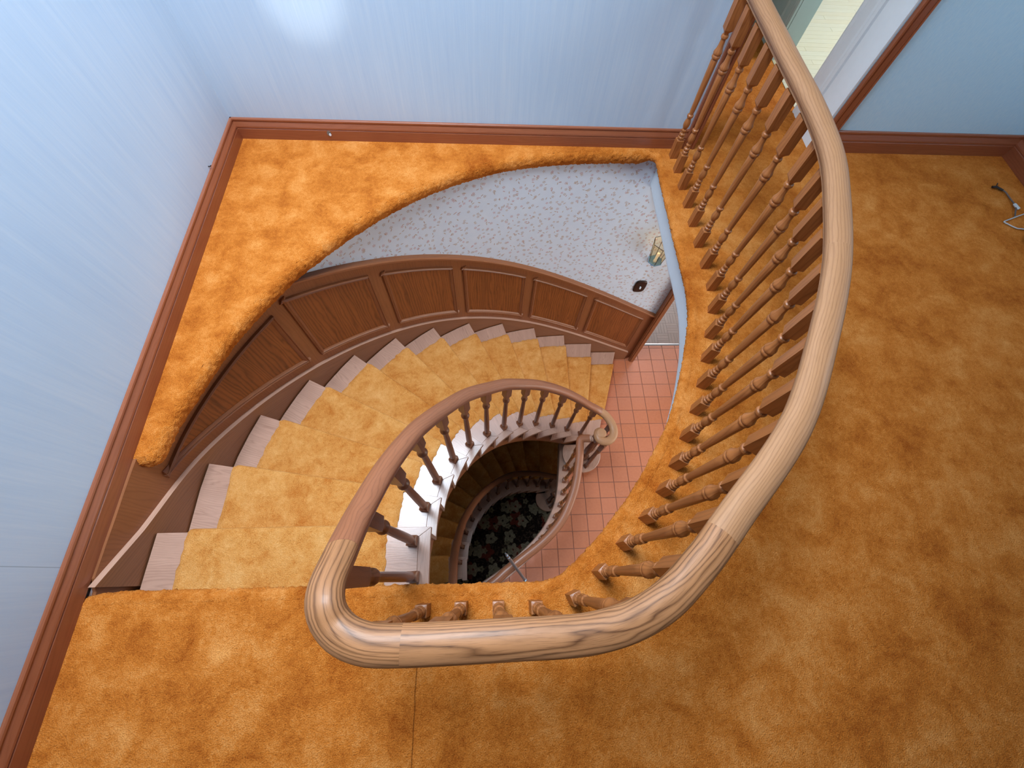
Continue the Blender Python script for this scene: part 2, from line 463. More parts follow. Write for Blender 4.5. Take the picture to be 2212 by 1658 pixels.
# ------------------------------------------------------------------ plan data (metres; upper floor at z = 0)
R1 = .2; NST = 14; Z1 = -R1*NST            # upper flight, ground floor level
R2 = 2.95/14; Z2 = Z1-2.95                 # basement flight, basement level
XL, YB, XR, YF = -1.475, 2.46, 3.435, -2.6  # faces of the baseboards
O = Table([-1, 0, 1, 2, 3, 4, 5, 6, 7, 8, 9, 10, 11, 12, 13, 14],
          [(-1.436, -.45), (-1.436, -.14), (-1.434, .21), (-1.423, .562), (-1.333, .897), (-1.183, 1.215), (-.985, 1.508), (-.748, 1.769), (-.479, 1.99),
           (-.181, 2.163), (.139, 2.286), (.478, 2.359), (.828, 2.389), (1.177, 2.396), (1.51, 2.398), (1.85, 2.40)])
I = Table([-.6, 0, 1, 2, 3, 4, 5, 6, 7, 8, 9, 10, 11, 12, 13],
          [(-.262, -.06), (-.262, .045), (-.261, .208), (-.243, .369), (-.199, .528), (-.13, .679), (-.04, .816), (.068, .934), (.192, 1.032), (.331, 1.109),
           (.481, 1.168), (.642, 1.21), (.81, 1.243), (.984, 1.272), (1.17, 1.30)])
F = Table([.2, 1, 2, 3, 4, 5, 6, 7, 8, 9, 10, 11, 12],
          [(-.326, .007), (-.338, .15), (-.321, .322), (-.289, .494), (-.221, .664), (-.132, .816), (-.017, .953), (.115, 1.07), (.256, 1.165), (.414, 1.235),
           (.592, 1.28), (.768, 1.307), (.943, 1.321)])
def W(s, o=.03): return O.off(s, o)

edge_L = cr([(-1.486, .466), (-1.445, .464), (-1.41, .475), (-1.392, .51), (-1.383, .57), (-1.367, .65), (-1.332, .767), (-1.288, .901), (-1.225, 1.075), (-1.116, 1.28), (-1.005, 1.46), (-.921, 1.56), (-.794, 1.71), (-.655, 1.845),
             (-.506, 1.973), (-.349, 2.084), (-.129, 2.205), (.101, 2.297), (.34, 2.353), (.581, 2.384), (.827, 2.398), (1.04, 2.404)], 6)
edge_R = cr([(1.068, 2.38), (1.063, 2.23), (1.059, 1.93), (1.058, 1.644), (1.059, 1.445), (1.052, 1.312), (1.029, 1.168), (.991, 1.04), (.936, .883), (.875, .734), (.815, .611), (.756, .52), (.681, .409),
             (.607, .315), (.557, .256), (.446, .14), (.343, .048), (.266, -.006), (.202, -.024)], 6)
edge_N = cr([(.15, -.025), (-.196, -.022), (-.5, -.019), (-.8, -.016), (-1.1, -.014), (-1.3, -.012), (-1.39, -.013), (-1.44, -.017), (-1.487, -.028)], 6)
open_edge = np.vstack([edge_L, edge_R, edge_N])

# ------------------------------------------------------------------ upper floor carpet (one continuous fitted carpet)
def normals2d(P):
    T = np.gradient(P, axis=0); T /= np.maximum(np.linalg.norm(T, axis=1), 1e-9)[:, None]
    return np.stack([-T[:, 1], T[:, 0]], 1)     # left of travel
E = resample(open_edge, .0058)
Nn = normals2d(E)                              # loop runs left-back-right-near => clockwise: left = outwards (over the floor)
nL = int(len(E)*np.linalg.norm(np.diff(edge_L, axis=0), axis=1).sum()/np.linalg.norm(np.diff(open_edge, axis=0), axis=1).sum())
drop = np.where(np.arange(len(E)) < nL, 1.0, .55)          # deep soft roll on the corner shelf, flatter elsewhere
drop = np.convolve(np.r_[np.full(10, drop[0]), drop, np.full(10, drop[-1])], np.ones(21)/21, 'valid')
prof = resample(np.array([(.016, -.085), (.004, -.066), (0, -.045), (.003, -.026), (.010, -.012), (.022, -.003), (.034, 0), (.042, 0)], float), .0065)
pt = np.gradient(prof, axis=0); pt /= np.linalg.norm(pt, axis=1)[:, None]
pnv = np.stack([-pt[:, 1], pt[:, 0]], 1)
def pile_noise(shape, amp, seed=0):
    r_ = np.random.default_rng(seed)
    a = r_.normal(0, 1, shape); b = r_.normal(0, 1, shape)
    for ax_ in (0, 1): b = (b+np.roll(b, 1, ax_)+np.roll(b, -1, ax_))/1.75
    return amp*(a*.55+b*.6)
PN = pile_noise((len(prof), len(E)), .0024, 3)
rings = []
for i_, (d, z) in enumerate(prof):
    last = i_ == len(prof)-1
    dn = PN[i_]*(0 if last else 1)*(1 if z < -.001 else .8)
    q = E+Nn*(d+dn*pnv[i_][0])[:, None]
    q[:, 0] = np.maximum(q[:, 0], XL-.009)
    q[:, 1] = np.minimum(q[:, 1], YB+.009)
    rings.append(np.c_[q, z*drop+dn*pnv[i_][1]+(0 if last else .0016)])
fm = MB()
outer = [(XL-.01, YF), (XR+.01, YF), (XR+.01, YB+.01), (2.16, YB+.01), (2.16, 2.64), (2.16, 3.93), (1.24, 3.93), (1.24, YB+.01), (XL-.01, YB+.01)]
inner = [tuple(p) for p in (E+Nn*.027)[::3]]
# the hole continues to the left wall between the shelf tip and the landing
hole = [(XL-.0095, inner[0][1])]+[p for p in inner if p[0] > XL-.009]+[(XL-.0095, inner[-1][1])]
V2, T2 = holed(outer, hole)
b0 = len(fm.v)
for v in V2: fm.vert((v.x, v.y, -.0004))
for t in T2:
    a, b, c = (V2[i] for i in t)
    fm.face(t if (b-a).cross(c-a) > 0 else t[::-1])
fm.grid(rings, None, flip=False)
floor = build(fm, 'floor', M['carpet'], smooth=True)
tag(floor, kind='structure', label='orange shag carpet fitted over the upper landing and the corner shelf')

# ------------------------------------------------------------------ upper walls, ceiling, baseboards
CZ = 3.06
def wallbox(name, x0, x1, y0, y1, z0, z1, mat, label):
    mb = MB(); mb.box(x0, x1, y0, y1, z0, z1, 2)
    return tag(build(mb, name, mat), kind='structure', label=label)
wl = wallbox('wall_left', -1.62, -1.495, YF-.1, 4.0, -.02, CZ, M['wall'], 'pale blue streaked wallpapered wall left of the stairwell')
wallbox('wall_back', -1.495, 1.31, 2.475, 2.60, -.02, CZ, M['wall'], 'pale blue streaked wallpapered wall behind the stairwell')
wbr = wallbox('wall_back_right', 2.10, XR+.15, 2.475, 2.60, -.02, CZ, M['wall_blue'], 'smooth blue wall right of the doorway')
wallbox('wall_lintel', 1.31, 2.10, 2.475, 2.60, 2.05, CZ, M['wall'], 'wall above the landing doorway')
wallbox('wall_right', XR+.02, XR+.15, YF-.1, 2.475, -.02, CZ, M['wall_blue'], 'blue wall at the right end of the landing')
wallbox('wall_front', -1.495, XR+.02, YF-.1, YF, -.02, CZ, M['wall_dim'], 'wall behind the viewer')
# ceiling with the roof light opening
mb = MB()
Vc, Tc = holed([(-1.7, YF-.1), (XR+.2, YF-.1), (XR+.2, 2.6), (-1.7, 2.6)], [(-1.42, .48), (.18, .48), (.18, 2.26), (-1.42, 2.26)])
for v in Vc: mb.vert((v.x, v.y, CZ))
for t in Tc: mb.face(t)
tag(build(mb, 'ceiling', M['ceiling']), kind='structure', label='white ceiling with a square roof light')
mb = MB()
mb.box(-1.5, .26, .40, .48, CZ, 4.25); mb.box(-1.5, .26, 2.26, 2.34, CZ, 4.25); mb.box(-1.5, -1.42, .48, 2.26, CZ, 4.25); mb.box(.18, .26, .48, 2.26, CZ, 4.25); mb.box(-1.5, .26, .40, 2.34, 4.2, 4.25)  # out-of-view shaft added so the daylight falls off across the landing
tag(build(mb, 'ceiling_light_baffle', M['ceiling']), kind='structure', label='unseen shaft added round the roof light to narrow its daylight')

base_prof = [(0, 0), (.020, 0), (.020, .062), (.017, .066), (.020, .070), (.0195, .078), (.013, .094), (.010, .101), (.010, .106), (.013, .109), (.012, .116), (.008, .120), (0, .120)]
def baseboard(name, path, label, hs=1.0, mat='base'):
    """profile stands to the right of travel"""
    o = build(sweep(np.array([(x, y, 0) for x, y in path], float), [(-a, b*hs) for a, b in base_prof][::-1]), name, M[mat])
    return tag(o, kind='structure', label=label)
def straight(a, b, n=2): return [tuple(np.array(a)+(np.array(b)-np.array(a))*i/(n-1)) for i in range(n)]
bbl = baseboard('baseboard_left', straight((-1.495, YF), (-1.495, 2.475)), 'moulded oak baseboard along the left wall')
bbb = baseboard('baseboard_back', straight((-1.495, 2.475), (1.245, 2.475)), 'moulded oak baseboard behind the carpeted shelf')
baseboard('baseboard_back_right', straight((2.187, 2.475), (XR+.02, 2.475)), 'moulded oak baseboard right of the doorway', 1.15)
baseboard('baseboard_right', straight((XR+.02, 2.475), (XR+.02, YF)), 'moulded oak baseboard at the right wall', 1.15)
# cable hole in the back baseboard
mb = MB()
for rr, zz, yy in ((.013, .047, 2.4535),):
    ring = [(-.95+rr*math.cos(a)*.95, yy, zz+rr*1.25*math.sin(a)) for a in np.linspace(0, 2*math.pi, 17)[:-1]]
    ring2 = [(x, yy+.004, z) for x, _, z in ring]
    mb.grid([ring, ring2], close=True)
    mb.face([mb.vert(p) for p in ring][::-1])
build(mb, 'cable_hole', M['dark'], bbb)
mb = MB()
ring = [(-.945+.007*math.cos(a), 2.4515, .040+.008*math.sin(a)) for a in np.linspace(0, 2*math.pi, 13)[:-1]]
mb.face([mb.vert(p) for p in ring][::-1]); mb.grid([ring, [(x, y+.004, z) for x, y, z in ring]], close=True)
build(mb, 'plug', M['casing_white'], bbb)

# doorway: oak casings, white jambs, passage, side door opening, maple floor
cas_prof = [(0, 0), (0, .016), (.008, .022), (.016, .016), (.022, .020), (.052, .020), (.058, .015), (.066, .024), (.076, .022), (.080, .010), (.080, 0)]
def casing(name, x, y, z0, z1, mat, label, flip=1, axis='y', sc_=1.0, parent=None):
    """vertical moulding on a wall; axis y: wall faces -y ; axis x: wall faces -x"""
    mb = MB(); rows, uv = [], []
    for z in (z0, z1):
        if axis == 'y': rows.append([(x+flip*a*sc_, y-b, z) for a, b in cas_prof])
        else: rows.append([(x-b, y+flip*a*sc_, z) for a, b in cas_prof])
        uv.append([(z, a*sc_+b) for a, b in cas_prof])
    mb.grid(rows, uv, flip=(flip > 0) == (axis == 'y'))
    return tag(build(mb, name, M[mat], parent), kind=None if parent else 'structure', label=None if parent else label)
casing('trim_1', 1.245, 2.475, 0, 2.05, 'base', 'oak door casing behind the end of the balustrade', 1)
casing('trim_2', 2.187, 2.475, 0, 2.05, 'base', 'oak door casing on the blue wall', -1)
casing('trim_3', 2.127, 2.872, 0, 2.05, 'casing_white', 'white casing on the near side of the side doorway', -1, 'x', 2.2)
casing('trim_4', 2.127, 3.46, 0, 2.05, 'casing_green', 'pale green casing on the far side of the side doorway', 1, 'x', 1.9)
mb = MB(); mb.box(2.088, 2.128, 2.476, 2.66, 0, 2.05, 2); tag(build(mb, 'trim_5', M['casing_white']), kind='structure', label='white jamb of the landing doorway')
mb = MB(); mb.box(1.30, 1.325, 2.476, 2.61, 0, 2.05, 2); tag(build(mb, 'trim_6', M['base']), kind='structure', label='oak jamb of the landing doorway')
wallbox('wall_passage_right', 2.13, 2.26, 2.60, 2.872, 0, 2.6, M['casing_white'], 'white passage wall before the side doorway')
wallbox('wall_passage_far', 2.13, 2.26, 3.46, 4.0, 0, 2.6, M['casing_green'], 'pale green passage wall beyond the side doorway')
wallbox('wall_passage_end', 1.2, 2.13, 3.9, 4.0, 0, 2.6, M['casing_green'], 'end wall of the passage')
wallbox('wall_passage_left', 1.15, 1.25, 2.6, 3.9, 0, 2.6, M['casing_white'], 'left wall of the passage')
fl2 = empty('floor_bedroom', (2.2, 3.2, 0)); tag(fl2, kind='structure', label='pale maple strip floor seen through the side doorway')
mb = MB(); mb.box(2.13, 4.8, 2.61, 4.9, -.03, -.008, 0); build(mb, 'subfloor', M['dark'], fl2)
y = 2.62; j = 0
while y < 4.88:
    x = 2.135-(j % 3)*.31
    while x < 4.75:
        L = .93
        a, b = max(x, 2.135), min(x+L, 4.78)
        if b-a > .05:
            mb = MB(); mb.box(a, b-.0015, y, y+.0555, -.008, .002, 0)
            build(mb, 'plank', M['maple'], fl2)
        x += L
    y += .057; j += 1
wallbox('wall_bedroom_right', 4.8, 4.9, 2.5, 5.0, 0, 2.6, M['wall'], 'far wall of the maple floored room')
wallbox('wall_bedroom_back', 2.13, 4.9, 4.9, 5.0, 0, 2.6, M['wall'], 'back wall of the maple floored room')
mb = MB(); mb.box(1.1, 4.9, 2.60, 5.0, 2.6, 2.65); tag(build(mb, 'ceiling_passage', M['ceiling']), kind='structure', label='ceiling of the passage')

# hook on the left wall
mb = sweep(np.array([(-1.495, 2.045, .135), (-1.488, 2.045, .135), (-1.481, 2.045, .137), (-1.478, 2.045, .142)]), [(.0025*math.cos(a), .0025*math.sin(a)) for a in np.linspace(0, 2*math.pi, 7)[:-1]])
tag(build(mb, 'wall_hook', M['bronze']), 'tiny dark metal hook in the left wall above the baseboard', 'hook')

# ------------------------------------------------------------------ white fascia and ground-floor ceiling
fas = cr([(1.127, 2.46), (1.122, 2.237), (1.121, 1.954), (1.117, 1.708), (1.118, 1.588), (1.115, 1.389), (1.10, 1.262), (1.071, 1.112), (1.038, 1.0), (.986, .85), (.925, .707), (.875, .61), (.80, .50), (.70, .36), (.60, .235), (.46, .09), (.33, -.02), (.21, -.06), (0, -.06), (-.5, -.06), (-1.48, -.06)], 5)
FZ = -.285
mb = MB(); rows = []
fn = normals2d(fas)
for d, z in ((0, -.02), (0, FZ+.03), (.003, FZ+.018), (.010, FZ+.008), (.022, FZ), (.05, FZ)):
    rows.append(np.c_[fas+fn*d, np.full(len(fas), z)])
mb.grid(rows, None, flip=True)
tag(build(mb, 'trim_7', M['white'], smooth=True), kind='structure', label='white plaster edge of the landing slab')
wl_pts = [W(s, .05) for s in np.arange(.2, 13.8, .2)]
hole = [tuple(p) for p in (fas+fn*.045)]+[(-1.495, -.06), (-1.495, .3)]+[tuple(p) for p in wl_pts if p[0] < 1.1]
Vc, Tc = holed([(-1.6, YF), (XR+.1, YF), (XR+.1, 4.6), (-1.6, 4.6)], hole)
mb = MB()
for v in Vc: mb.vert((v.x, v.y, FZ))
for t in Tc: mb.face(t)
tag(build(mb, 'ceiling_ground', M['white']), kind='structure', label='white ceiling over the tiled hall')

# ------------------------------------------------------------------ curved stairwell wall (floral paper) and wainscot
S = np.arange(.0, 13.76, .125)
arc = np.r_[0, np.cumsum([np.linalg.norm(W(S[i+1])-W(S[i])) for i in range(len(S)-1)])]
def arcof(s): return float(np.interp(s, S, arc))
mb = MB(); rows, uv = [], []
for z in (-.02, -.6, -1.2, -1.8, Z1-.02):
    rows.append([(*W(s, .045), z) for s in S]); uv.append([(a, z) for a in arc])
mb.grid(rows, uv)
rows, uv = [], []
for z in (-.02, Z1-.02):
    rows.append([(*W(s, .12), z) for s in S]); uv.append([(a, z) for a in arc])
mb.grid(rows, uv, flip=True)
ws = build(mb, 'wall_stairwell', M['floral'], smooth=True)
tag(ws, kind='structure', label='curved stairwell wall with small floral sprig wallpaper')
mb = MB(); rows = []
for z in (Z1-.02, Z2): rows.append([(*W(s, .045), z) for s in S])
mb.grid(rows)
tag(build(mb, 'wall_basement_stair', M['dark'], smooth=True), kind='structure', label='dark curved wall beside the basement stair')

wain = empty('wainscot', (*W(7), Z1)); tag(wain, 'curved oak wainscot with six framed panels following the stair up the stairwell wall', 'wainscot')
def strip(s0, s1, zlo, zhi, o, n=None, mbx=None, ds=.125, back=None):
    """ruled strip on the wall between two height functions, grain vertical"""
    mbx = mbx or MB(); n = n or max(2, int((s1-s0)/ds)+1); ss = np.linspace(s0, s1, n)
    lo = [(*W(s, o), zlo(s)) for s in ss]; hi = [(*W(s, o), zhi(s)) for s in ss]
    mbx.grid([lo, hi], [[(zlo(s), arcof(s)) for s in ss], [(zhi(s), arcof(s)) for s in ss]], flip=True)
    if back is not None:
        for (A, B) in ((hi, [(*W(s, back), zhi(s)) for s in ss]), ([(*W(s, back), zlo(s)) for s in ss], lo)):
            mbx.grid([A, B], [[(arcof(s), 0) for s in ss], [(arcof(s), .03) for s in ss]], flip=True)
    return mbx
nz = lambda s: -R1*s
CAP = .868
build(strip(0.0, 13.72, lambda s: nz(s)-.25, lambda s: min(nz(s)+CAP-.02, -.03 if (s > 1.78 or s < .5) else 0.0), .030, back=.046), 'backing_board', M['frame'], wain)
def mould(pathpts, wdt=.030, h=.014, flip=1):
    pr = [(0, 0), (0, h*.75), (wdt*.18, h), (wdt*.32, h*.72), (wdt*.5, h*.85), (wdt*.8, h*.55), (wdt, h*.2), (wdt, 0)]
    return pathpts, [(a-wdt/2, b) for a, b in pr]
def wall_sweep(pts_sz, wdt=.032, h=.018, o0=.030):
    """moulding along (s,z) points lying on the wall; profile proud of the wall towards the stair"""
    pr = [(0, 0), (.06, h*.8), (.22, h), (.36, h*.62), (.52, h*.8), (.8, h*.5), (1, h*.18), (1, 0)]
    P = [np.array((*W(s, o0), z)) for s, z in pts_sz]; P = np.array(P)
    Nw = np.array([(*(W(s, 0)-W(s, .1))/.1, 0) for s, z in pts_sz])   # towards the stair
    T = np.gradient(P, axis=0); T /= np.linalg.norm(T, axis=1)[:, None]
    d = np.r_[0, np.cumsum(np.linalg.norm(np.diff(P, axis=0), axis=1))]
    mbx = MB(); rows, uv = [], []
    for i in range(len(P)):
        side = np.cross(Nw[i], T[i]); side /= np.linalg.norm(side)
        rows.append([P[i]+side*(a*wdt)+Nw[i]*b for a, b in pr]); uv.append([(d[i], a*wdt+b) for a, b in pr])
    mbx.grid(rows, uv)
    for i in (0, len(P)-1):
        idx = [mbx.vert(p, (0, 0)) for p in rows[i]]; mbx.face(idx if i == 0 else idx[::-1])
    return mbx
TOPZ, BOTZ = .762, .15
def lin(s0, s1, f, n=None):
    n = n or max(2, int(abs(s1-s0)/.12)+1); return [(s, f(s)) for s in np.linspace(s0, s1, n)]
def panel(s0, s1, top, bot, first=False):
    f = MB(); strip(s0+.03, s1-.03, lambda s: bot(s)+.01, lambda s: top(s)-.01, .0285, mbx=f)
    p = build(f, 'panel', M['panel'], wain)
    # mouldings run anticlockwise so the profile always falls inwards
    segs = [lin(s1, s0, top), lin(s0, s1, bot)]
    if not first: segs.append([(s0, z) for z in np.linspace(top(s0), bot(s0), 3)])
    segs.append([(s1, z) for z in np.linspace(bot(s1), top(s1), 3)])
    for sg in segs:
        build(wall_sweep(sg), 'moulding', M['frame'], p)
    return p
panel(1.68, 4.26, lambda s: -.178, lambda s: min(nz(s)+BOTZ, -.186) if s > 1.7 else -.186, first=True)
for a, b in ((4.49, 5.98), (6.23, 7.75), (7.98, 9.58), (9.81, 11.36), (11.6, 13.36)):
    panel(a, b, lambda s: nz(s)+TOPZ, lambda s: nz(s)+BOTZ)
# cap rail
ss = np.linspace(4.62, 13.74, 80)
P = np.array([(*W(s, .030), nz(s)+CAP) for s in ss])
mb = sweep(P, [(.016, -.022), (.016, .012), (-.022, .012), (-.030, .006), (-.030, -.006), (-.020, -.014), (-.014, -.022)])
build(mb, 'cap_rail', M['frame'], wain)
# end post at the hall doorway
e = W(13.73, 0); 
mb = MB(); mb.box(e[0]-.012, e[0]+.020, 2.365, 2.62, Z1, FZ, 2); mb.box(e[0]+.020, e[0]+.034, 2.375, 2.44, Z1, FZ, 2); mb.box(e[0]-.026, e[0]-.012, 2.375, 2.41, Z1, FZ, 2)
tag(build(mb, 'trim_8', M['frame']), kind='structure', label='oak casing at the lower end of the curved wall')

# ------------------------------------------------------------------ stairs
def arcs(tab, a, b, n=4, o=0.0): return [tab.off(s, o) if o else tab(s) for s in np.linspace(a, b, n)]
def scale_tab(tab, g):
    return Table(tab.s, [p*g(s) for s, p in zip(tab.s, tab.p)])
def staircase(name, zt, rise, Ot, It, label, curtail_c, curtail_r, runner_label, mats, rgroup):
    st = empty(name, (*It(7), zt-NST*rise)); tag(st, label, 'staircase')
    rn = empty('stair_runner', (*It(7), zt-NST*rise)); tag(rn, runner_label, 'carpet')
    for k in range(1, 14):
        z = zt-rise*k
        bk = k-1.12 if k > 1 else -.35
        u = (It(k)-Ot(k)); L = np.linalg.norm(u); u /= L
        rw = .052                                   # return nosing width
        def inn(s, o): return It.off(s, o)
        # body of the tread
        body = arcs(Ot, bk, k, 4)
        if k < 13:
            body += [It(k)-u*.0002]+[inn(s, rw) for s in np.linspace(k-.28 if k > 1 else k-.25, bk, 4)]
            tm = MB(); tm.slab(body, z-.03, z, dirv=u)
            t = build(tm, 'tread', M[mats['tread']], st, weld=True); bevel(t, .001, 1)
            ret = [It(k)+u*.0002]+[inn(s, 0) for s in np.linspace(k-.02, bk-.12, 5)][1:]+[inn(s, rw-.0007) for s in np.linspace(bk-.12, k-.285 if k > 1 else k-.255, 5)]
            rm = MB(); dv = It(bk)-It(k); rm.slab(ret, z-.03, z+.0004, dirv=dv)
            r_ = build(rm, 'return_nosing', M[mats['tread']], t, weld=True); bevel(r_, .001, 1)
        else:
            c = np.array(curtail_c); a0 = math.atan2(It(13)[1]-c[1], It(13)[0]-c[0])
            arcp = [c+curtail_r*np.array((math.cos(a), math.sin(a))) for a in np.linspace(a0-.25, -math.pi*1.16, 26)]
            body += [It(13)]+arcp+[It(11.9)]
            tm = MB(); tm.slab(body, z-.03, z, dirv=u)
            t = build(tm, 'tread', M[mats['tread']], st, weld=True); bevel(t, .006, 2)
        # riser below the nosing
        if k < 13:
            a, b = Ot(k-.09), It(k-.16)
            a2, b2 = Ot(k-.14), It(k-.26)
            rm = MB(); rm.slab([a, b, b2, a2], z-rise, z-.03, dirv=u); build(rm, 'riser', M[mats['tread']], st)
        else:
            c = np.array(curtail_c)
            poly = [Ot(12.92), It(12.9)]+[c+(curtail_r-.03)*np.array((math.cos(a), math.sin(a))) for a in np.linspace(a0-.25, -math.pi*1.16, 22)]+[It(12.0), Ot(12.0)]
            rm = MB(); rm.slab(poly, z-rise, z-.03, dirv=u); build(rm, 'riser', M[mats['tread']], st)
        # carpet: lies on the tread, turns over the nosing, falls to the next tread
        cp = MB(); rows, uv = [], []
        th = .013
        a_in = .19 if k < 13 else .26; a_out = .13 if k < 12 else .17
        ncol = 56
        prof_s = []
        for q in np.linspace(0, 1, 16): prof_s.append((k-1.05+q*(1.02) if k > 1 else -.3+q*1.27, z+th, 0))
        prof_s += [(k, z+th, .004), (k, z+th*.6, .011), (k, z-.004, .015), (k, z-.026, .012), (k, z-.040, -.006), (k, z-.06, -.016), (k, z-.10, -.017), (k, z-.15, -.018), (k, z-rise+th*.5, -.018)]
        fwd = O.tan(k)
        for si, zz, push in prof_s:
            A, B = Ot(si), It(si); uu = (B-A); LL = np.linalg.norm(uu); uu /= LL
            fw = np.array([-uu[1], uu[0]]); 
            if fw@(Ot(si+.1)-Ot(si)) < 0: fw = -fw
            row = []
            for j in range(ncol):
                t_ = a_out+(LL-a_out-a_in)*j/(ncol-1)
                if j in (0, 1, ncol-2, ncol-1): t_ += rng.normal(0, .003)
                p = A+uu*t_+fw*push
                edge_ = j in (0, ncol-1)
                zj = zz+rng.normal(0, .0016)-(.010 if edge_ and push == 0 else 0)
                if edge_ and push > 0: p = p-fw*push; zj -= .004
                row.append((p[0], p[1], zj))
            rows.append(row)
        cp.grid(rows, flip=True)
        sec = build(cp, 'runner_section', M['runner'], rn, smooth=True)
    # inner stringer and soffit
    ss = np.linspace(-.3, 12.9, 60)
    sst = [(-.3, 1)]
    for k in range(1, 13): sst += [(q_, k) for q_ in np.linspace(max(k-1+.001-.16, -.3), k-.161, 5)]
    mbx = MB(); rows, uv = [], []
    for o_ in (.030, .055):
        rows.append([(*It.off(s, o_), zt-rise*k-.028) for s, k in sst]); uv.append([(s*.17, 0) for s, k in sst])
        rows.append([(*It.off(s, o_), zt-rise*s-.40) for s, k in sst]); uv.append([(s*.17, .3) for s, k in sst])
        if o_ == .030: mbx.grid(rows, uv, flip=False)
    mbx.grid(rows[2:], uv[2:])
    build(mbx, 'stringer', M[mats['string']], st, smooth=False)
    mbx = MB()
    mbx.grid([[(*It.off(s, .05), zt-rise*s-.39) for s in ss], [(*Ot.off(s, .02), zt-rise*s-.39) for s in ss]])
    build(mbx, 'soffit', M['white'], st)
    return st, rn
MU = dict(tread='tread', string='frame')
st1, rn1 = staircase('staircase', 0.0, R1, O, I, 'winding oak staircase from the landing down to the tiled hall', (.985, 1.168), .205,
                     'orange carpet runner on the upper winding staircase', MU, True)
g2 = lambda s: 1-.09*max(0.0, (8-s)/8)
I2 = scale_tab(I, g2); F2 = scale_tab(F, g2)
st2, rn2 = staircase('staircase', Z1, R2, O, I2, 'dim lower winding staircase going down to the dark floral basement carpet', (.985, 1.168), .205,
                     'brownish orange carpet runner on the dim basement staircase', MU, False)
# wall skirt of the upper flight
ss = np.linspace(.42, 13.5, 110)
sk = lambda s: nz(s)+(.070 if s > 1 else .070+.05*(1-s))
mb = MB(); rows = [[(*O.off(s, .006), nz(s)-.26) for s in ss], [(*O.off(s, .006), sk(s)) for s in ss]]
mb.grid(rows, [[(s*.35, 0) for s in ss], [(s*.35, .33) for s in ss]], flip=True)
sko = build(mb, 'skirt_board', M['skirt'], st1)
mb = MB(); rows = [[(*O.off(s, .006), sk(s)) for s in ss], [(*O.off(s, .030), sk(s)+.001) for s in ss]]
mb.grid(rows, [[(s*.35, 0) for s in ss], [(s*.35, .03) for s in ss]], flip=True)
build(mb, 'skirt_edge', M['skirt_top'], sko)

# ------------------------------------------------------------------ balusters
def baluster_mesh(name, rings, nseg=16):
    """rings: (z, half width, 0 round .. 1 square)"""
    mbx = MB(); rows, uv = [], []
    for z, h, sq in rings:
        row = []
        for j in range(nseg):
            a = 2*math.pi*j/nseg; c, s = math.cos(a), math.sin(a)
            q = 1/max(abs(c), abs(s)); f = (1-sq)+sq*q
            row.append((h*c*f, h*s*f, z))
        row.append(row[0]); rows.append(row); uv.append([(z, .02*2*math.pi*j/nseg) for j in range(nseg+1)])
    mbx.grid(rows, uv, flip=True)
    mbx.face([mbx.vert(p) for p in rows[0][:-1]][::-1]); mbx.face([mbx.vert(p) for p in rows[-1][:-1]])
    me = mbx.mesh(name, smooth=False)
    return me
def stack(rs):   # insert hard steps between square and round parts
    return rs
GA = [(0, .0205, 1), (.124, .0205, 1), (.1255, .0165, .2), (.130, .0145, 0), (.134, .0185, 0), (.139, .0195, 0), (.144, .0185, 0), (.147, .0145, 0), (.151, .0150, 0), (.155, .0175, 0), (.160, .0180, 0), (.164, .0170, 0),
      (.168, .0125, 0), (.176, .0115, 0), (.181, .0150, 0), (.185, .0155, 0), (.189, .0140, 0), (.193, .0110, 0), (.202, .0150, 0), (.214, .0185, 0), (.226, .0190, 0), (.238, .0170, 0), (.250, .0130, 0), (.258, .0110, 0),
      (.262, .0160, 0), (.268, .0180, 0), (.275, .0175, 0), (.280, .0125, 0), (.286, .0120, 0), (.300, .0135, 0), (.40, .0155, 0), (.50, .0170, 0), (.560, .0178, 0), (.566, .0150, 0), (.570, .0205, 0), (.576, .0225, 0),
      (.582, .0215, 0), (.585, .0190, 0), (.589, .0215, 0), (.596, .0225, 0), (.603, .0205, 0), (.612, .0165, 0), (.626, .0135, 0), (.648, .0125, 0), (.655, .0125, 0), (.659, .0170, 0), (.665, .0185, 0), (.671, .0170, 0),
      (.674, .0130, 0), (.680, .0130, 0), (.684, .0150, 0), (.695, .0205, 1), (.698, .0210, 1), (.840, .0210, 1)]
SB = [(0, .0215, 1), (.050, .0215, 1), (.058, .0190, .2), (.062, .0160, 0), (.066, .0185, 0), (.074, .0190, 0), (.078, .0160, 0), (.083, .0185, 0), (.110, .0190, 0), (.250, .0180, 0), (.400, .0162, 0), (.530, .0140, 0), (.560, .0135, 0),
      (.566, .0170, 0), (.574, .0220, 0), (.586, .0240, 0), (.598, .0225, 0), (.606, .0170, 0), (.614, .0150, 0), (.630, .0150, 0), (.640, .0165, .3), (.660, .0205, .8), (.676, .0225, 1), (.835, .0225, 1)]
def split_rings(rs):
    """start the turned part with a duplicate ring wherever the outline jumps, keeps the shoulders crisp"""
    return rs
def smooth_sharp(me):
    me.polygons.foreach_set('use_smooth', [True]*len(me.polygons))
    me.set_sharp_from_angle(angle=math.radians(30))
ME_G = baluster_mesh('baluster', GA); smooth_sharp(ME_G); ME_G.materials.append(M['baluster'])
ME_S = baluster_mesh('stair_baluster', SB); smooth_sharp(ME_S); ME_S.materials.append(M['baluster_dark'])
def put_baluster(me, xy, z, ang, parent, zs=1.0):
    o = bpy.data.objects.new('baluster', me); COL.objects.link(o)
    o.location = (xy[0], xy[1], z); o.rotation_euler = (0, 0, ang); o.scale = (1, 1, zs)
    setp(o, parent); return o

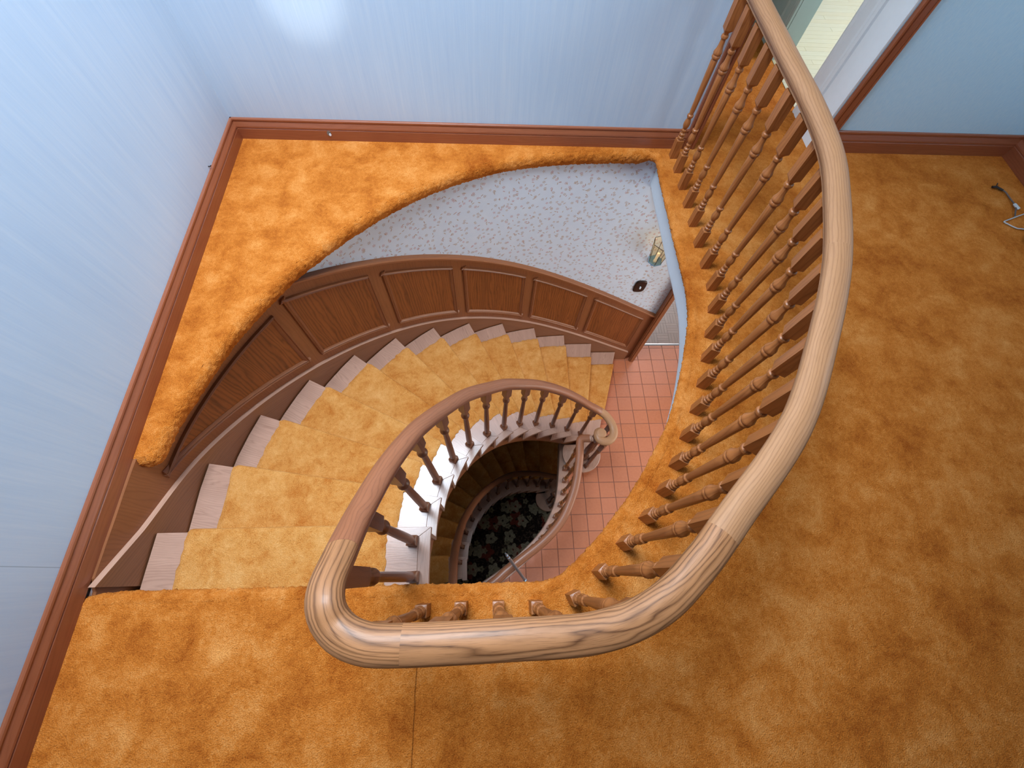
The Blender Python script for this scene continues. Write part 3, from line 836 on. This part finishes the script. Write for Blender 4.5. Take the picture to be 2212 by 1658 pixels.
def rail_prof(wd, h):
    out = []
    for a in np.linspace(-12, 192, 15): out.append((wd/2*math.cos(math.radians(a)), h*.10+h*.42*math.sin(math.radians(a))))
    out += [(-wd*.47, -h*.12), (-wd*.40, -h*.26), (-wd*.33, -h*.34), (-wd*.33, -h*.48), (wd*.33, -h*.48), (wd*.33, -h*.34), (wd*.40, -h*.26), (wd*.47, -h*.12)]
    return out
RP = rail_prof(.073, .060)
def rails(path, cuts, parent, mats, taper=None):
    """one handrail per piece between the glued joints; cuts = arc positions as nearest points"""
    P = resample(path, .012)
    idx = [0]+[int(np.argmin(np.linalg.norm(P-np.array(c), axis=1))) for c in cuts]+[len(P)-1]
    d = 0
    for i in range(len(idx)-1):
        a, b = idx[i], idx[i+1]+1
        seg = P[a:b]
        o = build(sweep(seg, RP, uoff=d+i*3.1), 'handrail', mats[i % len(mats)], parent, smooth=True)
        o.data.set_sharp_from_angle(angle=math.radians(50))

# upper balustrade: gallery, landing, stair, volute
bal1 = empty('balustrade', (1.0, .8, 0)); tag(bal1, 'large oak balustrade around the landing opening and down the upper staircase', 'balustrade')
RZ = .868
gal = [(1.176, 2.47), (1.176, 2.1), (1.177, 1.75), (1.179, 1.50), (1.160, 1.27), (1.108, 1.07), (1.012, .80), (.88, .545), (.73, .307), (.53, .105), (.425, .005), (.325, -.067), (.20, -.104), (.03, -.110), (-.17, -.112), (-.245, -.104), (-.295, -.075), (-.318, -.025)]
stair_rail = [(-.327, .05, .785), (-.336, .17, .625), (-.321, .325, .455), (-.290, .47, .29), (-.261, .56, .18), (-.201, .694, .0), (-.11, .846, -.205), (.01, .975, -.41), (.10, 1.058, -.55), (.19, 1.118, -.68), (.32, 1.19, -.85), (.453, 1.242, -1.02), (.592, 1.279, -1.20), (.737, 1.303, -1.395), (.86, 1.315, -1.57)]
vol = [(.965, 1.316, -1.69), (1.045, 1.277, -1.735), (1.098, 1.19, -1.755), (1.098, 1.108, -1.76), (1.050, 1.053, -1.76), (.99, 1.050, -1.76), (.958, 1.085, -1.76), (.962, 1.130, -1.76), (.985, 1.140, -1.76)]
path1 = np.vstack([cr([(x, y, RZ) for x, y in gal]+stair_rail+vol, 10)])
cuts1 = [(1.03, .845, RZ), (.485, .062, RZ), (-.17, -.112, RZ), (-.328, .06, .77), (.99, 1.303, -1.71)]
rails(path1, cuts1, bal1, [M['rail'], M['rail'], M['rail_c'], M['rail_c'], M['rail_b'], M['rail']])
# volute eye
mb = MB(); rows, uv = [], []
for rr, zz in ((0, .0295), (.034, .0295), (.043, .027), (.048, .018), (.050, 0), (.046, -.018), (.030, -.030), (0, -.030)):
    rows.append([(.985+rr*math.cos(a), 1.118+rr*math.sin(a), -1.757+zz) for a in np.linspace(0, 2*math.pi, 25)])
    uv.append([(rr*math.cos(a), .3+rr*math.sin(a)) for a in np.linspace(0, 2*math.pi, 25)])
mb.grid(rows, uv); build(mb, 'volute_eye', M['rail'], bal1, smooth=True)
gfeet = [(1.17, 2.382), (1.172, 2.254), (1.173, 2.11), (1.175, 1.962), (1.176, 1.816), (1.176, 1.662), (1.181, 1.514), (1.183, 1.368), (1.159, 1.224), (1.109, 1.075), (1.061, .94), (1.01, .803), (.951, .672), (.879, .545), (.807, .421),
         (.731, .309), (.641, .202), (.533, .104), (.424, .003), (.311, -.082), (.165, -.107), (.028, -.103), (-.106, -.102), (-.243, -.106)]
PG = np.array(gfeet); tg = np.gradient(PG, axis=0)
for i, p in enumerate(gfeet):
    ang = math.atan2(tg[i][1], tg[i][0])
    if i >= len(gfeet)-4: ang = 0
    put_baluster(ME_G, p, -.008, ang, bal1)
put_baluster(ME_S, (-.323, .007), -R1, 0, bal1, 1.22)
def rail_z(path, xy):
    d = np.linalg.norm(path[:, :2]-np.array(xy), axis=1); return path[int(np.argmin(d)), 2]
for k in range(1, 13):
    p = F(k); t = F.tan(k); zt = -R1*k
    top = rail_z(path1, p)
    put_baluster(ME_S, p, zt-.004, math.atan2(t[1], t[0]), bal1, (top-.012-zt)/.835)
zc = -R1*13
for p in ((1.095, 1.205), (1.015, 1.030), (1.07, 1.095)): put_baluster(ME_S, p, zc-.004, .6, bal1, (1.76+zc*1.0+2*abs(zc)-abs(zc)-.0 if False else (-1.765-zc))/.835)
# volute newel
NW = [(0, .034, 1), (.16, .034, 1), (.168, .028, .2), (.175, .024, 0), (.185, .031, 0), (.20, .031, 0), (.21, .024, 0), (.24, .031, 0), (.30, .034, 0), (.42, .030, 0), (.56, .024, 0), (.60, .024, 0), (.61, .032, 0), (.625, .033, 0), (.64, .026, 0), (.66, .030, .4), (.68, .034, 1), (.83, .034, 1)]
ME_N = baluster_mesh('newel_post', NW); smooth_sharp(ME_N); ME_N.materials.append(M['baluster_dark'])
o = put_baluster(ME_N, (.985, 1.118), zc-.004, .3, bal1, (-1.77-zc)/.83); o.name = 'newel_post'

# ------------------------------------------------------------------ ground floor: tiles, nosing strip, parquet, guard rail, lower stair rail
low_edge = cr([(.80, 1.40), (.785, 1.26), (.765, 1.08), (.739, .90), (.70, .72), (.637, .58), (.553, .446), (.433, .314), (.286, .190), (.111, .062), (-.075, -.05), (-.20, -.12)], 8)
low_edge = resample(low_edge, .03)
ln_ = -normals2d(low_edge)
if (ln_[20]@np.array([1, -1])) < 0: ln_ = -ln_         # towards the tiled hall
strip_out = low_edge+ln_*.105
gf = empty('floor_ground', (1.5, 1.0, Z1)); tag(gf, kind='structure', label='square terracotta tile floor of the ground-floor hall')
hole = [tuple(p) for p in low_edge]+[(-1.5, -.12)]+[tuple(W(s, .05)) for s in np.arange(.4, 11.2, .3)]+[(.83, 2.35)]
Vc, Tc = holed([(-1.6, YF), (XR+.1, YF), (XR+.1, 2.604), (-1.6, 2.604)], hole)
mb = MB()
for v in Vc: mb.vert((v.x, v.y, Z1-.004))
for t in Tc:
    a, b, c = (Vc[i] for i in t); mb.face(t if (b-a).cross(c-a) > 0 else t[::-1])
build(mb, 'tile_bed', M['grout'], gf)
TP = .1665; tx0, ty0 = 1.353, .896
def clip(poly, p0, nrm):
    out = []
    for i in range(len(poly)):
        a, b = poly[i], poly[(i+1) % len(poly)]; da, db = (a-p0)@nrm, (b-p0)@nrm
        if da >= 0: out.append(a)
        if da*db < 0: out.append(a+(b-a)*(da/(da-db)))
    return out
full_tile = None
for i in range(-8, 13):
    for j in range(-7, 12):
        x0, y0 = tx0+i*TP, ty0+j*TP; g = .0028
        c = np.array((x0+TP/2, y0+TP/2))
        y1 = min(y0+TP-g, 2.598)
        if y1-y0 < .03 or c[0] > 3.4 or c[0] < -.1 or c[1] < -.3: continue
        poly = [np.array(q) for q in ((x0+g, y0+g), (x0+TP-g, y0+g), (x0+TP-g, y1), (x0+g, y1))]
        kx = int(np.argmin(np.linalg.norm(strip_out-c, axis=1)))
        ins = [(q-strip_out[kx])@ln_[kx] for q in poly]
        if c[1] < 1.4 and max(ins) < .01: continue
        if c[1] >= 1.2 and c[0] < .95: continue
        if c[1] < 1.4 and min(ins) < 0: poly = clip(poly, strip_out[kx], ln_[kx])
        if len(poly) < 3: continue
        mb = MB(); mb.slab(poly, Z1-.008, Z1, grain=0)
        t = build(mb, 'tile', M['tile'], gf, weld=True); bevel(t, .002, 1)
# oak nosing strip round the lower opening
mb = MB(); rows, uv = [], []
dd = np.r_[0, np.cumsum(np.linalg.norm(np.diff(low_edge, axis=0), axis=1))]
for d, z in ((.02, Z1-.30), (.02, Z1-.03), (0, Z1-.028), (-.003, Z1-.01), (.004, Z1+.004), (.105, Z1+.004), (.105, Z1-.01)):
    rows.append(np.c_[low_edge+ln_*d, np.full(len(low_edge), z)]); uv.append([(q, d+z) for q in dd])
mb.grid(rows, uv); 
build(mb, 'nosing_strip', M['tread'], gf)
# parquet beyond the threshold
pf = empty('floor_parquet', (2.2, 3.2, Z1)); tag(pf, kind='structure', label='grey brown basketweave parquet beyond the hall threshold')
mb = MB(); mb.box(1.5, 3.4, 2.62, 4.6, Z1-.03, Z1-.006, 0); build(mb, 'subfloor', M['dark'], pf)
B_ = .15
for i in range(8):
    for j in range(9):
        x0, y0 = 1.70+i*B_, 2.628+j*B_
        for q in range(4):
            mb = MB(); w4 = B_/4
            if (i+j) % 2: mb.box(x0+.001, x0+B_-.001, y0+q*w4+.0008, y0+(q+1)*w4-.0008, Z1-.006, Z1+.002, 0)
            else: mb.box(x0+q*w4+.0008, x0+(q+1)*w4-.0008, y0+.001, y0+B_-.001, Z1-.006, Z1+.002, 1)
            build(mb, 'parquet_slat', M['parquet'], pf)
mb = sweep(np.array([(1.6, 2.612, Z1), (3.4, 2.612, Z1)]), [(-.018, -.004), (.018, -.004), (.014, .006), (0, .009), (-.014, .006)])
tag(build(mb, 'trim_9', M['brass_strip']), kind='structure', label='metal threshold strip between the tiles and the parquet')
# ground-floor enclosing walls
wallbox('wall_hall_right', XR+.02, XR+.12, YF, 4.6, Z1, FZ, M['white'], 'right wall of the ground-floor hall')
wallbox('wall_hall_front', -1.6, XR+.02, YF-.1, YF, Z1, FZ, M['white'], 'front wall of the ground-floor hall')
wallbox('wall_hall_back', 2.75, XR+.02, 2.5, 2.62, Z1, FZ, M['white'], 'back wall of the ground-floor hall')
wallbox('wall_parquet_back', -1.6, XR+.02, 4.6, 4.7, Z1, FZ, M['white'], 'back wall of the parquet room')
wallbox('wall_hall_left', -1.62, -1.50, YF, .2, Z1, -.02, M['white'], 'left wall of the ground-floor hall')
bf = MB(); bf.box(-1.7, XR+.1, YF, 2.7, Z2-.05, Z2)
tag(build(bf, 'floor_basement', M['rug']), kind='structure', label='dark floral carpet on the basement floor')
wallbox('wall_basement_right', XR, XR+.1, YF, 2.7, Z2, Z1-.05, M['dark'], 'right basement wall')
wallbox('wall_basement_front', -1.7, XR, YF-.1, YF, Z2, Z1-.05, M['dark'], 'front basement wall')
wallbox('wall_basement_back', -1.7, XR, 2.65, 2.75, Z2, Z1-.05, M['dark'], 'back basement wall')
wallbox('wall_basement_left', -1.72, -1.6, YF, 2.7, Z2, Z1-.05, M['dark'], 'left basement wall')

bal2 = empty('balustrade', (.6, .5, Z1)); tag(bal2, 'smaller oak balustrade edging the tiled hall and the basement staircase', 'balustrade')
GZ = Z1+.87
def zlow(k): return Z1-R2*k+.85
low_rail = [(.93, 1.127, GZ), (.87, 1.128, GZ), (.838, 1.118, GZ), (.828, 1.08, GZ), (.808, .934, GZ), (.759, .727, GZ), (.686, .546, GZ), (.592, .392, GZ), (.448, .252, GZ), (.265, .125, GZ), (.134, .035, GZ), (.03, -.045, GZ), (-.12, -.14, GZ), (-.22, -.17, GZ), (-.29, -.13, GZ-.01)]
for k in np.arange(.6, 12.6, .7): low_rail.append((*F2(k), zlow(k)))
low_rail += [(1.05, 1.277, zlow(12)-.06), (1.098, 1.19, zlow(12)-.09), (1.098, 1.108, zlow(12)-.09), (1.050, 1.053, zlow(12)-.09), (.99, 1.050, zlow(12)-.09), (.962, 1.10, zlow(12)-.09)]
path2 = cr(low_rail, 8)
rails(path2, [(.03, -.045, GZ), (*F2(1.3), zlow(1.3))], bal2, [M['rail_b'], M['rail_b'], M['rail_b']])
# rosette where the guard rail meets the newel
mb = MB(); rows = []
for rr, dx in ((0, .0), (.030, .0), (.036, .008), (.036, .018), (.026, .026), (.030, .034), (.030, .05), (0, .05)):
    rows.append([(.915+dx, 1.127+rr*math.cos(a), GZ+rr*math.sin(a)) for a in np.linspace(0, 2*math.pi, 17)])
mb.grid(rows); build(mb, 'rosette', M['tread'], bal2, smooth=True)
lf = resample(cr([(.818, 1.045), (.801, .895), (.768, .753), (.724, .629), (.659, .511), (.580, .402), (.485, .304), (.37, .212), (.25, .125), (.12, .03), (0, -.055)], 6), .132)
tl = np.gradient(lf, axis=0)
for p, t in zip(lf, tl): put_baluster(ME_G, p, Z1, math.atan2(t[1], t[0]), bal2)
for k in range(1, 13):
    p = F2(k); t = F2.tan(k); z = Z1-R2*k
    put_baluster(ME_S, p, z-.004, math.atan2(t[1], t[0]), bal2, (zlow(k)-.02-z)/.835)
z13 = Z1-13*R2
for p in ((1.095, 1.205), (1.015, 1.030)): put_baluster(ME_S, p, z13-.004, .6, bal2, .95)
o = put_baluster(ME_N, (.985, 1.118), z13-.004, .3, bal2, .95); o.name = 'newel_post'

# ------------------------------------------------------------------ small things
# switch plate on the floral wall
sp = empty('switch_plate', (1.42, 2.425, -1.46)); tag(sp, 'dark bronze ornate switch plate with white toggle on the floral wallpaper', 'switch')
ax = lambda s, dz, o: (*W(s, o), -1.39+dz)
s0 = 12.74; hw = .17
out = []
for a in np.linspace(0, 2*math.pi, 33)[:-1]:
    c, s = math.cos(a), math.sin(a); q = 1/max(abs(c), abs(s)); f = .30+.70*q; f *= 1-.10*max(0, math.cos(4*a-math.pi))**6
    out.append((c*f, s*f))
mb = MB(); rows = []
for k_, o_ in ((1.0, .044), (1.0, .036), (.9, .031), (.62, .029), (.001, .028)):
    rows.append([ax(s0+hw*k_*c, .082*k_*s, o_) for c, s in out])
mb.grid(rows, close=True, flip=False); build(mb, 'plate', M['bronze'], sp)
tgm = MB(); e0 = W(s0, .028)
tgm.box(e0[0]-.005, e0[0]+.005, e0[1]-.012, e0[1]+.002, -1.402, -1.378, 2); build(tgm, 'toggle', M['casing_white'], sp)

# wall lantern
lx, ly, lz = 1.372, 2.325, -.90
lan = empty('wall_lantern', (lx, ly, lz)); tag(lan, 'hexagonal metal candle lantern with amber glass on the floral wallpaper', 'lantern')
hx = [(math.cos(a), math.sin(a)) for a in np.radians([15, 75, 135, 195, 255, 315])]
mb = MB(); rows = []
for rr, dz in ((.001, -.03), (.02, -.028), (.062, -.006), (.062, .0), (.03, -.010), (.012, -.012), (.001, -.012)): rows.append([(lx+rr*c, ly+rr*s, lz+dz) for c, s in hx])
mb.grid(rows, close=True, flip=True); build(mb, 'dish', M['steel'], lan)
mb = MB(); rows = []
for rr, dz in ((.014, -.012), (.014, .004), (.011, .004), (.011, .085), (.001, .085)): rows.append([(lx+rr*math.cos(a), ly+rr*math.sin(a), lz+dz) for a in np.linspace(0, 2*math.pi, 15)[:-1]])
mb.grid(rows, close=True, flip=True); build(mb, 'candle', M['candle'], lan, smooth=True)
for i in range(6):
    c0, c1 = hx[i], hx[(i+1) % 6]
    mb = MB(); ri, ro, z0, z1 = .056, .082, lz+.004, lz+.20
    mb.grid([[(lx+ri*c0[0], ly+ri*c0[1], z0), (lx+ri*c1[0], ly+ri*c1[1], z0)], [(lx+ro*c0[0], ly+ro*c0[1], z1), (lx+ro*c1[0], ly+ro*c1[1], z1)]])
    pn = build(mb, 'pane', M['amber'], lan)
    so = pn.modifiers.new('solid', 'SOLIDIFY'); so.thickness = .002
    th = [(.0022*math.cos(a), .0022*math.sin(a)) for a in np.linspace(0, 2*math.pi, 7)[:-1]]
    mb = sweep(np.array([(lx+ri*c0[0], ly+ri*c0[1], z0), (lx+ro*c0[0], ly+ro*c0[1], z1)]), th); sweep(np.array([(lx+ro*c0[0], ly+ro*c0[1], z1), (lx+ro*c1[0], ly+ro*c1[1], z1)]), th, mb)
    build(mb, 'leading', M['bronze'], lan)
mb = MB(); mb.box(lx+.030, lx+.070, 2.400, 2.432, lz-.155, lz-.095, 2); build(mb, 'back_plate', M['steel'], lan)
mb = sweep(np.array([(lx+.050, 2.405, lz-.125), (lx+.03, 2.37, lz-.105), (lx+.008, ly+.012, lz-.06), (lx, ly, lz-.024)]), [(.007*math.cos(a), .007*math.sin(a)) for a in np.linspace(0, 2*math.pi, 9)[:-1]]); build(mb, 'arm', M['steel'], lan)
l = bpy.data.lights.new('lantern_bulb', 'POINT'); l.energy = .2; l.color = (1, .72, .42); l.shadow_soft_size = .02
o = bpy.data.objects.new('lantern_bulb', l); COL.objects.link(o); o.location = (lx, ly, lz+.13); setp(o, lan)

# aluminium pole leaning over the lower rail
tip = np.array((.115, .150, -1.60)); ft = np.array((.54, -.308, Z1))
dv = ft-tip; Lp = np.linalg.norm(dv)
pole = empty('extension_pole', tuple(ft)); tag(pole, 'slim aluminium extension pole leaning on the lower handrail above the basement well', 'pole')
def tube(a, b, r0, r1, n=12):
    mbx = MB(); d = (b-a)/np.linalg.norm(b-a); s = np.cross(d, (0, 0, 1)); s /= np.linalg.norm(s); t = np.cross(d, s)
    rows = [[a+(s*math.cos(q)+t*math.sin(q))*rr for q in np.linspace(0, 2*math.pi, n+1)[:-1]] for a, rr in ((a, .0005), (a, r0), (b, r1), (b, .0005))]
    mbx.grid([list(map(tuple, r)) for r in rows], close=True); return mbx
u = dv/Lp
build(tube(tip, tip+u*.03, .006, .008), 'tip', M['alu'], pole)
build(tube(tip+u*.03, tip+u*.075, .0105, .0105), 'threaded_collar', M['alu'], pole)
build(tube(tip+u*.075, tip+u*.55, .0125, .0125), 'inner_tube', M['alu'], pole)
build(tube(tip+u*.55, tip+u*Lp, .016, .016), 'outer_tube', M['alu'], pole)

# cable and wire on the carpet by the right wall
def cable(name, pts, rad, mat, label, cat):
    o = build(sweep(resample(cr(pts, 8), .01), [(rad*math.cos(a), rad*math.sin(a)) for a in np.linspace(0, 2*math.pi, 8)[:-1]]), name, M[mat], smooth=True)
    return tag(o, label, cat)
c1 = cable('cable', [(3.205, 2.155, .012), (3.225, 2.14, .014), (3.262, 2.115, .010), (3.268, 2.06, .008), (3.262, 1.99, .012), (3.236, 1.94, .009), (3.215, 1.905, .008)], .004, 'cable_grey', 'thin grey cable with a black plug lying on the carpet by the right wall', 'cable')
mb = sweep(np.array([(3.19, 2.15, .014), (3.215, 2.15, .016), (3.25, 2.125, .012)]), [(.008*math.cos(a), .006*math.sin(a)) for a in np.linspace(0, 2*math.pi, 9)[:-1]])
sweep(np.array([(3.21, 2.145, .016), (3.245, 2.185, .014)]), [(.003*math.cos(a), .003*math.sin(a)) for a in np.linspace(0, 2*math.pi, 7)[:-1]], mb)
build(mb, 'plug', M['cable'], c1)
mb = sweep(np.array([(3.262, 2.005, .013), (3.262, 1.985, .014), (3.27, 1.965, .012)]), [(.010*math.cos(a), .008*math.sin(a)) for a in np.linspace(0, 2*math.pi, 9)[:-1]])
build(mb, 'connector', M['wire'], c1)
cable('wire', [(3.40, 1.97, .006), (3.25, 1.915, .008), (3.13, 1.868, .010), (3.117, 1.862, .010), (3.125, 1.852, .009), (3.175, 1.812, .008), (3.21, 1.805, .010), (3.30, 1.775, .008)], .0035, 'wire', 'white wire bent into a V on the carpet by the right wall', 'wire')
coil = []
for a in np.linspace(0, 6*math.pi, 60): coil.append((3.245+.075*math.cos(a), 1.67+.075*math.sin(a), .012+.002*a))
cable('cable_coil', coil, .007, 'cable_grey', 'coiled grey cable lying on the carpet at the right edge', 'cable')
